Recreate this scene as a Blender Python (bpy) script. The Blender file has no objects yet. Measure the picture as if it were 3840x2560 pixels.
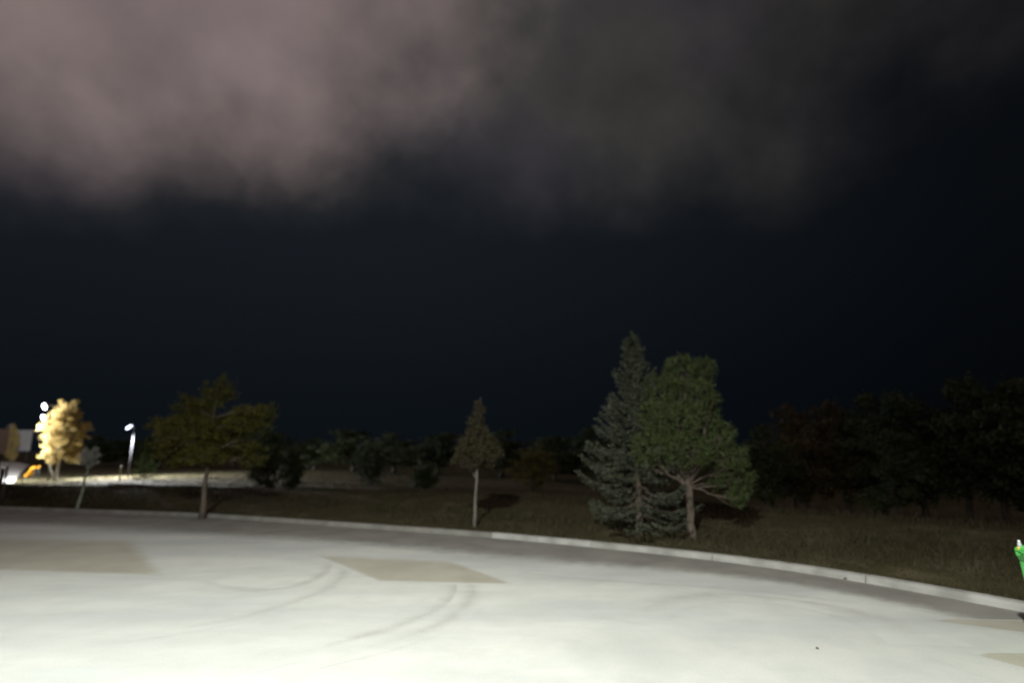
import bpy, math, random
import numpy as np
from mathutils import Vector, Matrix

random.seed(7)
RNG = np.random.default_rng(11)
R = math.radians
S = bpy.context.scene
COL = S.collection

# ------------------------------------------------------------------ camera
CAM_H = 1.9
F = 2100.0                      # focal length in pixels of a 3840 wide frame
PITCH = math.atan((1690 - 1280) / F)
cd = bpy.data.cameras.new('camera')
cam = bpy.data.objects.new('camera', cd)
COL.objects.link(cam)
cam.location = (0, 0, CAM_H)
cam.rotation_euler = (R(90) + PITCH, 0, 0)
cd.sensor_width = 36.0
cd.lens = 36.0 * F / 3840.0
cd.clip_start = 0.05
cd.clip_end = 3000
cd.dof.use_dof = True
cd.dof.focus_distance = 4.2
cd.dof.aperture_fstop = 0.6
S.camera = cam
S.render.resolution_x = 1024
S.render.resolution_y = 682

# ------------------------------------------------------------------ night sky
W = bpy.data.worlds.new('World')
S.world = W
W.use_nodes = True
wn, wl = W.node_tree.nodes, W.node_tree.links
wn.clear()


class NB:
    """tiny node helper: math on sockets"""
    def __init__(self, nodes, links):
        self.n, self.l = nodes, links

    def set(self, sock, v):
        if isinstance(v, bpy.types.NodeSocket):
            self.l.new(v, sock)
        else:
            sock.default_value = v

    def m(self, op, a, b=None, c=None, clamp=False):
        k = self.n.new('ShaderNodeMath'); k.operation = op; k.use_clamp = clamp
        self.set(k.inputs[0], a)
        if b is not None: self.set(k.inputs[1], b)
        if c is not None: self.set(k.inputs[2], c)
        return k.outputs[0]

    def ss(self, v, lo, hi):
        k = self.n.new('ShaderNodeMapRange'); k.interpolation_type = 'SMOOTHSTEP'
        self.set(k.inputs['Value'], v)
        self.set(k.inputs['From Min'], lo); self.set(k.inputs['From Max'], hi)
        return k.outputs[0]

    def noise(self, vec, scale, detail=3, rough=0.5):
        k = self.n.new('ShaderNodeTexNoise')
        if vec is not None: self.l.new(vec, k.inputs['Vector'])
        k.inputs['Scale'].default_value = scale
        k.inputs['Detail'].default_value = detail
        k.inputs['Roughness'].default_value = rough
        return k.outputs['Fac']

    def mix(self, f, a, b):
        k = self.n.new('ShaderNodeMix'); k.data_type = 'RGBA'
        self.set(k.inputs[0], f)
        self.set(k.inputs[6], a); self.set(k.inputs[7], b)
        return k.outputs[2]

    def addc(self, a, b):
        k = self.n.new('ShaderNodeMix'); k.data_type = 'RGBA'; k.blend_type = 'ADD'
        k.inputs[0].default_value = 1.0
        self.set(k.inputs[6], a); self.set(k.inputs[7], b)
        return k.outputs[2]

    def mulc(self, col, f):
        k = self.n.new('ShaderNodeVectorMath'); k.operation = 'SCALE'
        self.set(k.inputs[0], col); self.set(k.inputs['Scale'], f)
        return k.outputs[0]

    def xyz(self, x, y, z):
        k = self.n.new('ShaderNodeCombineXYZ')
        self.set(k.inputs[0], x); self.set(k.inputs[1], y); self.set(k.inputs[2], z)
        return k.outputs[0]


nb = NB(wn, wl)
tc = wn.new('ShaderNodeTexCoord')
sp = wn.new('ShaderNodeSeparateXYZ'); wl.new(tc.outputs['Generated'], sp.inputs[0])
dz = nb.m('MAXIMUM', sp.outputs[2], 0.04)
qx = nb.m('DIVIDE', sp.outputs[0], dz)          # where the ray meets the cloud deck
qy = nb.m('DIVIDE', sp.outputs[1], dz)
deck = nb.xyz(qx, qy, 0.0)
n1 = nb.m('SUBTRACT', nb.noise(deck, 1.1, 3, 0.45), 0.5)
n2 = nb.m('SUBTRACT', nb.noise(deck, 2.6, 2, 0.45), 0.5)
n3 = nb.m('SUBTRACT', nb.noise(tc.outputs['Generated'], 5.0, 4, 0.6), 0.5)
n4 = nb.m('SUBTRACT', nb.noise(tc.outputs['Generated'], 7.5, 3, 0.5), 0.5)
warp = nb.m('ADD', nb.m('MULTIPLY', n1, 0.24), nb.m('ADD', nb.m('MULTIPLY', n3, 0.6), nb.m('MULTIPLY', n4, 0.32)))
# lit cloud bank: far edge and diagonal right edge on the deck
e1 = nb.m('SUBTRACT', 1.64, qy)
e3 = nb.m('ADD', nb.m('MULTIPLY', nb.m('ADD', qx, 1.5), 0.9), 0.0)
e2 = nb.m('MULTIPLY', nb.m('SUBTRACT', 0.88, nb.m('ADD', qy, nb.m('MULTIPLY', qx, 1.29))), 1.0)
bank = nb.ss(nb.m('ADD', nb.m('SMOOTH_MIN', nb.m('SMOOTH_MIN', e1, e2, 0.6), e3, 0.4), warp), -0.62, 0.46)
# thinner grey cloud round it
g1 = nb.m('SUBTRACT', 2.2, qy)
g2 = nb.m('SUBTRACT', 1.12, qx)
thin = nb.ss(nb.m('ADD', nb.m('SMOOTH_MIN', nb.m('MULTIPLY', g1, 0.9), g2, 0.3), nb.m('MULTIPLY', warp, 1.5)), -0.35, 1.25)
mott = nb.m('ADD', 1.0, nb.m('ADD', nb.m('MULTIPLY', n2, 0.35), nb.m('MULTIPLY', n3, 0.42)))
side = nb.ss(nb.m('DIVIDE', sp.outputs[0], nb.m('MAXIMUM', nb.m('ABSOLUTE', sp.outputs[1]), 0.2)), 1.0, -0.35)
elev = nb.ss(sp.outputs[2], -0.05, 0.45)
base = nb.mulc(nb.mix(elev, (0.0030, 0.0048, 0.0070, 1), (0.0088, 0.0112, 0.0150, 1)),
               nb.m('ADD', 0.36, nb.m('MULTIPLY', side, 0.68)))
tint = nb.ss(nb.noise(tc.outputs['Generated'], 3.4, 2, 0.5), 0.35, 0.65)
colT = nb.mulc(nb.mix(tint, (0.043, 0.038, 0.032, 1), (0.041, 0.034, 0.037, 1)), nb.m('MULTIPLY', thin, mott))
colB = nb.mulc((0.150, 0.109, 0.104), nb.m('MULTIPLY', bank, mott))
tot = nb.addc(nb.addc(base, colT), colB)
# remains of the physical sky with the sun far down
sky = wn.new('ShaderNodeTexSky'); sky.sky_type = 'NISHITA'; sky.sun_disc = False
sky.sun_elevation = R(-8); sky.sun_rotation = R(200)
tot = nb.addc(tot, nb.mulc(sky.outputs[0], 0.004))
bg = wn.new('ShaderNodeBackground'); wl.new(tot, bg.inputs['Color']); bg.inputs['Strength'].default_value = 1.0
wo = wn.new('ShaderNodeOutputWorld'); wl.new(bg.outputs[0], wo.inputs['Surface'])

S.view_settings.view_transform = 'Standard'
S.view_settings.look = 'None'
S.view_settings.exposure = 0.0
S.view_settings.gamma = 1.0
S.view_settings.use_curve_mapping = False

# lamp powers (each lamp's light is made in its own builder)
LOT_LAMP_POS = (-2.6, -4.0, 9.0)
LOT_LAMP_W = 35000
TWIN_W = 8500
FIELD_LAMP_W = 17000


# ------------------------------------------------------------------ geometry helpers
def ray(px, py):
    u = (px - 1920) / F; v = (1280 - py) / F
    c, s = math.cos(PITCH), math.sin(PITCH)
    return Vector((u, c - v * s, s + v * c))


def P(px, py, Y):
    d = ray(px, py); t = Y / d.y
    return Vector((d.x * t, Y, CAM_H + d.z * t))


def G(px, py, z=0.0):
    d = ray(px, py); t = (z - CAM_H) / d.z
    return Vector((d.x * t, d.y * t, z))


def pscale(Y):
    """metres per photo pixel at depth Y"""
    return Y / math.cos(PITCH) * 0.985 / F


def mesh_obj(name, verts, faces, mat, parent=None, smooth=False):
    me = bpy.data.meshes.new(name)
    if isinstance(verts, np.ndarray):
        verts = np.ascontiguousarray(verts, dtype=np.float32)
        faces = np.ascontiguousarray(faces, dtype=np.int32)
        nf, k = faces.shape
        me.vertices.add(len(verts)); me.vertices.foreach_set('co', verts.ravel())
        me.loops.add(nf * k); me.loops.foreach_set('vertex_index', faces.ravel())
        me.polygons.add(nf)
        me.polygons.foreach_set('loop_start', np.arange(0, nf * k, k, dtype=np.int32))
        me.polygons.foreach_set('loop_total', np.full(nf, k, dtype=np.int32))
        me.update(calc_edges=True)
    else:
        me.from_pydata([tuple(v) for v in verts], [], faces)
        me.update()
    if smooth:
        me.polygons.foreach_set('use_smooth', [True] * len(me.polygons))
    me.materials.append(mat)
    o = bpy.data.objects.new(name, me)
    COL.objects.link(o)
    if parent: o.parent = parent
    return o


def empty(name, loc=(0, 0, 0), rz=0.0):
    o = bpy.data.objects.new(name, None)
    COL.objects.link(o)
    o.empty_display_size = 0.2
    o.location = loc; o.rotation_euler = (0, 0, rz)
    return o


def tag(o, label=None, cat=None, group=None, kind=None):
    if label: o['label'] = label
    if cat: o['category'] = cat
    if group: o['group'] = group
    if kind: o['kind'] = kind
    return o


class MB:
    """collects shapes into one mesh"""
    def __init__(self):
        self.v, self.f = [], []

    def add(self, vs, fs):
        b = len(self.v)
        self.v += [Vector(a) for a in vs]
        self.f += [tuple(i + b for i in f) for f in fs]
        return self

    def box(self, c, s, bev=0.0, rot=None):
        hx, hy, hz = s[0] / 2, s[1] / 2, s[2] / 2
        if bev <= 0:
            vs = [(x, y, z) for z in (-hz, hz) for (x, y) in ((-hx, -hy), (hx, -hy), (hx, hy), (-hx, hy))]
            fs = [(3, 2, 1, 0), (4, 5, 6, 7), (0, 1, 5, 4), (1, 2, 6, 5), (2, 3, 7, 6), (3, 0, 4, 7)]
        else:
            b = min(bev, hx * .9, hy * .9, hz * .9)
            ring = []
            for (sx, sy, a0) in ((1, 1, 0), (-1, 1, 90), (-1, -1, 180), (1, -1, 270)):
                for k in range(3):
                    a = R(a0 + 45 * k)
                    ring.append((sx * (hx - b) + b * math.cos(a), sy * (hy - b) + b * math.sin(a)))
            n = len(ring); vs = []; fs = []
            for (z, k) in ((-hz, 1 - b * .7 / max(hx, hy)), (-hz + b * .7, 1), (hz - b * .7, 1), (hz, 1 - b * .7 / max(hx, hy))):
                vs += [(x * k, y * k, z) for (x, y) in ring]
            for j in range(3):
                for i in range(n):
                    fs.append((j * n + i, j * n + (i + 1) % n, (j + 1) * n + (i + 1) % n, (j + 1) * n + i))
            fs.append(tuple(range(n - 1, -1, -1))); fs.append(tuple(range(3 * n, 4 * n)))
        m = rot if rot is not None else Matrix.Identity(3)
        return self.add([m @ Vector(a) + Vector(c) for a in vs], fs)

    def tube(self, pts, rad, n=8, caps=True):
        pts = [Vector(p) for p in pts]
        if not hasattr(rad, '__len__'): rad = [rad] * len(pts)
        vs, fs = [], []
        up = Vector((0.13, 0.31, 0.94)).normalized()
        for i, p in enumerate(pts):
            t = (pts[min(i + 1, len(pts) - 1)] - pts[max(i - 1, 0)]).normalized()
            a = t.cross(up)
            if a.length < 1e-3: a = t.cross(Vector((1, 0, 0)))
            a.normalize(); b = t.cross(a)
            for k in range(n):
                an = 2 * math.pi * k / n
                vs.append(p + (a * math.cos(an) + b * math.sin(an)) * rad[i])
        for i in range(len(pts) - 1):
            for k in range(n):
                fs.append((i * n + k, i * n + (k + 1) % n, (i + 1) * n + (k + 1) % n, (i + 1) * n + k))
        if caps:
            fs.append(tuple(range(n - 1, -1, -1))); fs.append(tuple((len(pts) - 1) * n + k for k in range(n)))
        return self.add(vs, fs)

    def lathe(self, prof, c=(0, 0, 0), n=16):
        vs, fs = [], []
        for (r, z) in prof:
            for k in range(n):
                a = 2 * math.pi * k / n
                vs.append((c[0] + r * math.cos(a), c[1] + r * math.sin(a), c[2] + z))
        for i in range(len(prof) - 1):
            for k in range(n):
                fs.append((i * n + k, i * n + (k + 1) % n, (i + 1) * n + (k + 1) % n, (i + 1) * n + k))
        fs.append(tuple(range(n - 1, -1, -1))); fs.append(tuple((len(prof) - 1) * n + k for k in range(n)))
        return self.add(vs, fs)

    def build(self, name, mat, parent=None, smooth=False):
        return mesh_obj(name, self.v, self.f, mat, parent, smooth)


# ------------------------------------------------------------------ materials
def new_mat(name, rough=0.8, metal=0.0, spec=0.3):
    m = bpy.data.materials.new(name); m.use_nodes = True
    n, l = m.node_tree.nodes, m.node_tree.links
    b = n['Principled BSDF']
    b.inputs['Roughness'].default_value = rough
    b.inputs['Metallic'].default_value = metal
    b.inputs['Specular IOR Level'].default_value = spec
    return m, n, l, b


def noise_mat(name, c1, c2, scale=6.0, rough=0.8, metal=0.0, bump=0.0, bscale=60.0, spec=0.3, detail=4, stretch=None):
    m, n, l, b = new_mat(name, rough, metal, spec)
    k = NB(n, l)
    t = n.new('ShaderNodeTexCoord'); vec = t.outputs['Object']
    if stretch:
        mp = n.new('ShaderNodeMapping'); mp.inputs['Scale'].default_value = stretch
        l.new(vec, mp.inputs['Vector']); vec = mp.outputs[0]
    f = k.ss(k.noise(vec, scale, detail), 0.3, 0.7)
    l.new(k.mix(f, (*c1, 1), (*c2, 1)), b.inputs['Base Color'])
    if bump:
        bp = n.new('ShaderNodeBump'); bp.inputs['Strength'].default_value = bump; bp.inputs['Distance'].default_value = 0.01
        l.new(k.noise(vec, bscale, 3), bp.inputs['Height']); l.new(bp.outputs[0], b.inputs['Normal'])
    return m


def leaf_mat(name, cols, trans=0.3, rough=0.6, scale=1.5):
    """foliage: colour varies leaf by leaf and clump by clump; thin leaves let light through"""
    m, n, l, b = new_mat(name, rough, 0, 0.25)
    k = NB(n, l)
    g = n.new('ShaderNodeNewGeometry'); t = n.new('ShaderNodeTexCoord')
    rp = n.new('ShaderNodeValToRGB'); cr = rp.color_ramp
    for i, c in enumerate(cols):
        e = cr.elements[i] if i < 2 else cr.elements.new(i / (len(cols) - 1))
        e.position = i / (len(cols) - 1); e.color = (*c, 1)
    f = k.m('ADD', k.m('MULTIPLY', g.outputs['Random Per Island'], 0.55),
            k.m('MULTIPLY', k.noise(t.outputs['Object'], scale, 2), 0.45))
    l.new(f, rp.inputs[0]); l.new(rp.outputs[0], b.inputs['Base Color'])
    if trans:
        tr = n.new('ShaderNodeBsdfTranslucent'); l.new(rp.outputs[0], tr.inputs['Color'])
        mx = n.new('ShaderNodeMixShader'); mx.inputs[0].default_value = trans
        l.new(b.outputs[0], mx.inputs[1]); l.new(tr.outputs[0], mx.inputs[2])
        l.new(mx.outputs[0], n['Material Output'].inputs['Surface'])
    return m


def emit_mat(name, col, strength):
    m = bpy.data.materials.new(name); m.use_nodes = True
    n, l = m.node_tree.nodes, m.node_tree.links
    n.clear()
    e = n.new('ShaderNodeEmission'); e.inputs[0].default_value = (*col, 1); e.inputs[1].default_value = strength
    o = n.new('ShaderNodeOutputMaterial'); l.new(e.outputs[0], o.inputs[0])
    return m


def lot_colour(k, n, l, v):
    mp = n.new('ShaderNodeMapping'); mp.inputs['Scale'].default_value = (0.35, 1.0, 1.0); mp.inputs['Rotation'].default_value = (0, 0, R(12))
    l.new(v, mp.inputs['Vector'])
    big = k.ss(k.noise(mp.outputs[0], 0.55, 5, 0.6), 0.30, 0.72)
    mid = k.ss(k.noise(v, 2.3, 5, 0.65), 0.35, 0.8)
    fine = k.noise(v, 55, 4, 0.7)
    grit = k.noise(v, 260, 2, 0.6)
    c = k.mix(big, (0.46, 0.46, 0.44, 1), (0.335, 0.345, 0.345, 1))
    c = k.mix(k.m('MULTIPLY', mid, 0.35), c, (0.31, 0.305, 0.285, 1))
    return c, fine, grit


def concrete(name, over=None):
    """lot concrete; 'over' = (colour 1, colour 2, edge noise, softness): another colour mixed over it where the 'fade' attribute is high"""
    m, n, l, b = new_mat(name, 0.85, 0, 0.25)
    k = NB(n, l)
    t = n.new('ShaderNodeTexCoord'); v = t.outputs['Object']
    c, fine, grit = lot_colour(k, n, l, v)
    if over:
        c1, c2, edge, soft = over
        f = k.ss(k.noise(v, 1.3, 5, 0.6), 0.3, 0.7)
        at = n.new('ShaderNodeAttribute'); at.attribute_name = 'fade'
        nz = k.m('MULTIPLY', k.m('SUBTRACT', k.noise(v, 3.5, 6, 0.7), 0.5), edge)
        a = k.ss(k.m('ADD', at.outputs['Fac'], nz), 0.12, 0.18 + 0.5 * soft)
        a = k.m('MULTIPLY', a, k.ss(at.outputs['Fac'], 0.0, 0.10))
        c = k.mix(a, c, k.mix(f, (*c1, 1), (*c2, 1)))
    c = k.mulc(c, k.m('ADD', 0.66, k.m('ADD', k.m('MULTIPLY', fine, 0.36), k.m('MULTIPLY', grit, 0.34))))
    l.new(c, b.inputs['Base Color'])
    bp = n.new('ShaderNodeBump'); bp.inputs['Strength'].default_value = 0.35; bp.inputs['Distance'].default_value = 0.006
    l.new(k.m('ADD', fine, k.m('MULTIPLY', grit, 0.6)), bp.inputs['Height']); l.new(bp.outputs[0], b.inputs['Normal'])
    return m


M = {}
M['lot'] = concrete('lot_concrete')
M['kerb'] = noise_mat('kerb_concrete', (0.20, 0.197, 0.187), (0.325, 0.32, 0.31), 2.2, 0.85, bump=0.5, bscale=90)
M['kerb_dark'] = noise_mat('dark_kerb_concrete', (0.15, 0.145, 0.132), (0.215, 0.21, 0.195), 2.2, 0.9, bump=0.5, bscale=90)  # darker kerb tone, used for the stones on the left
M['gutter'] = concrete('gutter_dirt', ((0.155, 0.148, 0.135), (0.205, 0.197, 0.18), 0.7, 1.5))
M['tan'] = concrete('tan_tone', ((0.275, 0.26, 0.22), (0.32, 0.305, 0.26), 0.3, 0.8))  # darker tan tone mixed over the lot colour, fading at its edges
M['grey'] = concrete('grey_concrete', ((0.345, 0.35, 0.34), (0.40, 0.40, 0.385), 0.5, 1.0))
M['tyre'] = concrete('tyre_rubber_film', ((0.28, 0.275, 0.265), (0.34, 0.335, 0.325), .9, 1.5))
M['bark'] = noise_mat('bark', (0.07, 0.055, 0.042), (0.145, 0.12, 0.095), 8, 0.9, bump=0.8, bscale=40, stretch=(3, 3, .5))
M['bark_pine'] = noise_mat('pine_bark', (0.06, 0.046, 0.037), (0.115, 0.09, 0.073), 8, 0.9, bump=0.9, bscale=40, stretch=(3, 3, .6))
M['bark_pale'] = noise_mat('pale_bark', (0.30, 0.29, 0.25), (0.50, 0.48, 0.43), 12, 0.85, bump=0.4, bscale=40, stretch=(2, 2, 1))
M['bark_dark'] = noise_mat('dark_bark', (0.03, 0.025, 0.02), (0.06, 0.05, 0.04), 8, 0.9, bump=0.8, bscale=40)
M['bark_slim'] = noise_mat('slim_bark', (0.085, 0.08, 0.068), (0.16, 0.15, 0.13), 12, 0.85, bump=0.4, bscale=40, stretch=(2, 2, 1))
M['bark_green'] = noise_mat('grey_green_bark', (0.17, 0.20, 0.15), (0.30, 0.33, 0.26), 10, 0.85, bump=0.4, bscale=40)
M['spruce'] = leaf_mat('spruce_needles', [(0.025, 0.0319, 0.0231), (0.057, 0.0638, 0.0431), (0.092, 0.0969, 0.067)], 0.1)
M['pine'] = leaf_mat('pine_needles', [(0.0157, 0.0273, 0.0089), (0.0473, 0.0649, 0.0216), (0.0905, 0.1014, 0.0394)], 0.12)
M['olive'] = leaf_mat('olive_leaves', [(0.0465, 0.0657, 0.0124), (0.0893, 0.0876, 0.0167), (0.1339, 0.1017, 0.0202)], 0.3)
M['brownleaf'] = leaf_mat('brown_leaves', [(0.0282, 0.0258, 0.0121), (0.0549, 0.0468, 0.0242), (0.0766, 0.0685, 0.0371)], 0.25)
M['yellow'] = leaf_mat('yellow_leaves', [(0.33, 0.235, 0.08), (0.48, 0.37, 0.14), (0.58, 0.47, 0.21)], 0.35)
M['silver'] = leaf_mat('silver_leaves', [(0.22, 0.23, 0.20), (0.42, 0.43, 0.40), (0.55, 0.56, 0.53)], 0.3)
M['green'] = leaf_mat('green_leaves', [(0.10, 0.16, 0.05), (0.16, 0.23, 0.08), (0.22, 0.28, 0.12)], 0.3)
M['darkleaf'] = leaf_mat('dark_leaves', [(0.0175, 0.0273, 0.0097), (0.0331, 0.0468, 0.0156), (0.0527, 0.0605, 0.0215)], 0.15)
M['rustleaf'] = leaf_mat('rusty_leaves', [(0.0346, 0.0272, 0.0123), (0.0642, 0.0469, 0.0173), (0.0889, 0.0642, 0.0247)], 0.15)
M['yellowbush'] = leaf_mat('yellow_green_leaves', [(0.05, 0.05, 0.012), (0.085, 0.075, 0.018), (0.12, 0.09, 0.02)], 0.2)
M['grass'] = leaf_mat('verge_grass', [(0.0195, 0.0213, 0.0085), (0.0374, 0.0323, 0.0161), (0.0612, 0.051, 0.0281)], 0.2, 0.8, 0.6)
M['weed'] = leaf_mat('dry_weeds', [(0.0255, 0.0195, 0.0102), (0.0442, 0.034, 0.0179), (0.0663, 0.0527, 0.0272)], 0.2, 0.8, 0.6)
M['pole'] = noise_mat('galvanised_pole', (0.30, 0.31, 0.32), (0.42, 0.43, 0.44), 9, 0.45, 0.6)
M['darkpole'] = noise_mat('dark_painted_pole', (0.04, 0.042, 0.04), (0.08, 0.08, 0.075), 9, 0.55)
M['blackpole'] = noise_mat('black_painted_pole', (0.010, 0.010, 0.011), (0.018, 0.018, 0.02), 9, 0.6)
M['lamphead'] = noise_mat('lamp_housing', (0.35, 0.36, 0.38), (0.45, 0.46, 0.48), 9, 0.4, 0.3)
M['lens'] = emit_mat('lit_lamp_lens', (0.90, 0.93, 1.0), 40)
M['lens2'] = emit_mat('lit_lamp_lens_cool', (0.72, 0.80, 1.0), 9)
M['board'] = noise_mat('grey_board', (0.36, 0.38, 0.37), (0.50, 0.51, 0.50), 4, 0.6, stretch=(5, 5, .5))
M['tanboard'] = noise_mat('tan_board', (0.40, 0.31, 0.25), (0.50, 0.40, 0.33), 6, 0.6)
M['path'] = noise_mat('path_concrete', (0.50, 0.49, 0.46), (0.60, 0.59, 0.56), 2, 0.85, bump=0.3)
M['orange'] = noise_mat('orange_plastic', (0.75, 0.33, 0.02), (0.85, 0.42, 0.04), 3, 0.4, spec=0.5)
M['bin'] = noise_mat('green_plastic', (0.075, 0.42, 0.085), (0.095, 0.50, 0.105), 5, 0.35, spec=0.5)
M['black'] = noise_mat('black_rubber', (0.015, 0.015, 0.015), (0.03, 0.03, 0.03), 20, 0.7)
M['white'] = noise_mat('off_white_plastic', (0.62, 0.62, 0.60), (0.74, 0.74, 0.72), 8, 0.4)
M['stone'] = noise_mat('dark_clod', (0.07, 0.055, 0.045), (0.13, 0.11, 0.09), 20, 0.95, bump=0.6)
M['stake'] = noise_mat('brown_stake', (0.12, 0.08, 0.05), (0.20, 0.14, 0.09), 10, 0.9)

# ------------------------------------------------------------------ kerb line, lot, terrain
kp = [(0, 1912), (380, 1924), (751, 1938), (1159, 1965), (1567, 1995), (1812, 2011), (2204, 2050), (2612, 2090),
      (3102, 2154), (3429, 2213), (3840, 2298)]
foot = [G(*p) for p in kp]
d0 = (foot[0] - foot[2]).normalized()
foot = [foot[0] + d0 * 60 + Vector((0, 6, 0)), foot[0] + d0 * 22 + Vector((0, 1.0, 0))] + foot + [
    Vector((8.3, 3.6, 0)), Vector((9.9, -0.5, 0)), Vector((10.8, -6, 0)), Vector((11, -40, 0))]


def catmull(pts, step):
    out = []
    for i in range(len(pts) - 1):
        p0, p1, p2, p3 = pts[max(i - 1, 0)], pts[i], pts[i + 1], pts[min(i + 2, len(pts) - 1)]
        k = max(2, int((p2 - p1).length / step))
        t0 = (p2 - p0) * .5; t1 = (p3 - p1) * .5
        L = (p2 - p1).length
        t0 = t0.normalized() * min(t0.length, L); t1 = t1.normalized() * min(t1.length, L)
        for j in range(k):
            t = j / k
            out.append((2 * t**3 - 3 * t**2 + 1) * p1 + (t**3 - 2 * t**2 + t) * t0 + (-2 * t**3 + 3 * t**2) * p2 + (t**3 - t**2) * t1)
    out.append(pts[-1])
    return out


line = catmull(foot, 0.5)
# even arc-length resampling, slight smoothing
L = np.array([[p.x, p.y] for p in line])
for _ in range(12):
    L[1:-1] = (L[:-2] + 2 * L[1:-1] + L[2:]) / 4
cum = np.concatenate([[0], np.cumsum(np.hypot(*np.diff(L, axis=0).T))])


def along(s):
    return np.array([np.interp(s, cum, L[:, 0]), np.interp(s, cum, L[:, 1])])


def outward(s):
    a, b = along(s - .2), along(s + .2)
    t = (b - a) / np.linalg.norm(b - a)
    return np.array([-t[1], t[0]])          # left of travel (west to east) = away from the lot


CEN = np.array([0.0, -8.0])
KW = 0.17                                   # kerb width
ss_ = np.arange(0, cum[-1], 0.4)
back = np.array([along(s) + outward(s) * KW for s in ss_])
bang = np.unwrap(np.arctan2(back[:, 0] - CEN[0], back[:, 1] - CEN[1]))   # 0 = +Y, clockwise
brad = np.hypot(back[:, 0] - CEN[0], back[:, 1] - CEN[1])
PS = np.array([0, .6, 1.5, 3, 4.5, 5.6, 6.5, 7.5, 9, 10.5, 12, 14, 25, 70, 400])
PZl = np.array([.096, .12, .19, .27, .36, .405, .41, .38, .25, .10, -.03, -.1, -.1, -.1, .3])
PZr = np.array([.096, .12, .19, .27, .35, .38, .37, .32, .15, -.1, -.35, -.6, -.9, -.9, .0])


def sstep(v, a, b):
    t = np.clip((v - a) / (b - a), 0, 1); return t * t * (3 - 2 * t)


def ground_s(x, y):
    a = np.arctan2(x - CEN[0], y - CEN[1])
    return np.hypot(x - CEN[0], y - CEN[1]) - np.interp(a, bang, brad)


def ground_z(x, y):
    x = np.asarray(x, float); y = np.asarray(y, float)
    s = np.maximum(ground_s(x, y), 0)
    w = sstep(np.arctan2(x - CEN[0], y - CEN[1]), 0.02, 0.35)
    z = np.interp(s, PS, PZl) * (1 - w) + np.interp(s, PS, PZr) * w
    z = z + sstep(s, .5, 3) * (0.03 * np.sin(x * .7 + 1.3 * np.sin(y * .33)) * np.sin(y * .53) + 0.012 * np.sin(x * 2.3 + y * 1.1))
    # the lawn climbs beside the path at the far left
    ratio = x / np.maximum(y, 1)
    z = z + sstep(-ratio, .80, .88) * sstep(y, 37, 62) * 0.8
    return z


# lot
b0 = [(L[0, 0], -60.0), (11.0, -60.0)]
n = len(L)
vs = [(p[0], p[1], 0.0) for p in L] + [(min(p[0], 11), -60.0 if i else -60.0, 0.0) for i, p in enumerate(L)]
fs = [(i, n + i, n + i + 1, i + 1) for i in range(n - 1) if L[i + 1, 1] > -39]
lot = mesh_obj('parking_lot', vs, fs, M['lot'])
tag(lot, 'pale worn concrete lot under bright lamp light', kind='structure')

# far ground
gm = noise_mat('far_ground', (0.04, 0.04, 0.02), (0.07, 0.06, 0.03), 0.1, 0.95)
mb = MB(); mb.add([(-1500, -1500, -1.6), (1500, -1500, -1.6), (1500, 1500, -1.6), (-1500, 1500, -1.6)], [(0, 1, 2, 3)])
tag(mb.build('ground', gm), 'dark ground stretching to the horizon', kind='structure')

# verge + field terrain
tm, tn, tl, tb = new_mat('verge_turf', 0.95, 0, 0.1)
k = NB(tn, tl)
tt = tn.new('ShaderNodeTexCoord'); v = tt.outputs['Object']
c = k.mix(k.ss(k.noise(v, .35, 4), .35, .65), (0.046, 0.042, 0.019, 1), (0.066, 0.053, 0.029, 1))
c = k.mix(k.m('MULTIPLY', k.ss(k.noise(v, 4.5, 5, .7), .45, .75), .8), c, (0.036, 0.03, 0.015, 1))
c = k.mix(k.m('MULTIPLY', k.ss(k.noise(v, 1.1, 3, .6), .5, .7), .6), c, (0.12, 0.105, 0.065, 1))
tl.new(c, tb.inputs['Base Color'])
bp = tn.new('ShaderNodeBump'); bp.inputs['Strength'].default_value = .9; bp.inputs['Distance'].default_value = .05
tl.new(k.noise(v, 14, 5, .7), bp.inputs['Height']); tl.new(bp.outputs[0], tb.inputs['Normal'])
rows = np.concatenate([np.arange(0, 16, .4), np.arange(16, 40, 1.5), np.arange(40, 90, 5), [100, 130, 180, 260, 400]])
angs = bang[::2]; rads = brad[::2]
A, Sg = np.meshgrid(angs, rows, indexing='ij')
Rg = rads[:, None] + Sg
X = CEN[0] + np.sin(A) * Rg; Y = CEN[1] + np.cos(A) * Rg
Z = ground_z(X, Y)
vs = np.stack([X, Y, Z], -1).reshape(-1, 3)
na, nr = A.shape
ii, jj = np.meshgrid(np.arange(na - 1), np.arange(nr - 1), indexing='ij')
fa = (ii * nr + jj).ravel()
fs = np.stack([fa, fa + 1, fa + nr + 1, fa + nr], 1)
terr = mesh_obj('grass_verge', vs, fs[:, ::-1].copy(), tm, smooth=True)
tag(terr, 'dark rough grass bank and lit field behind the kerb', kind='structure')

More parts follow.
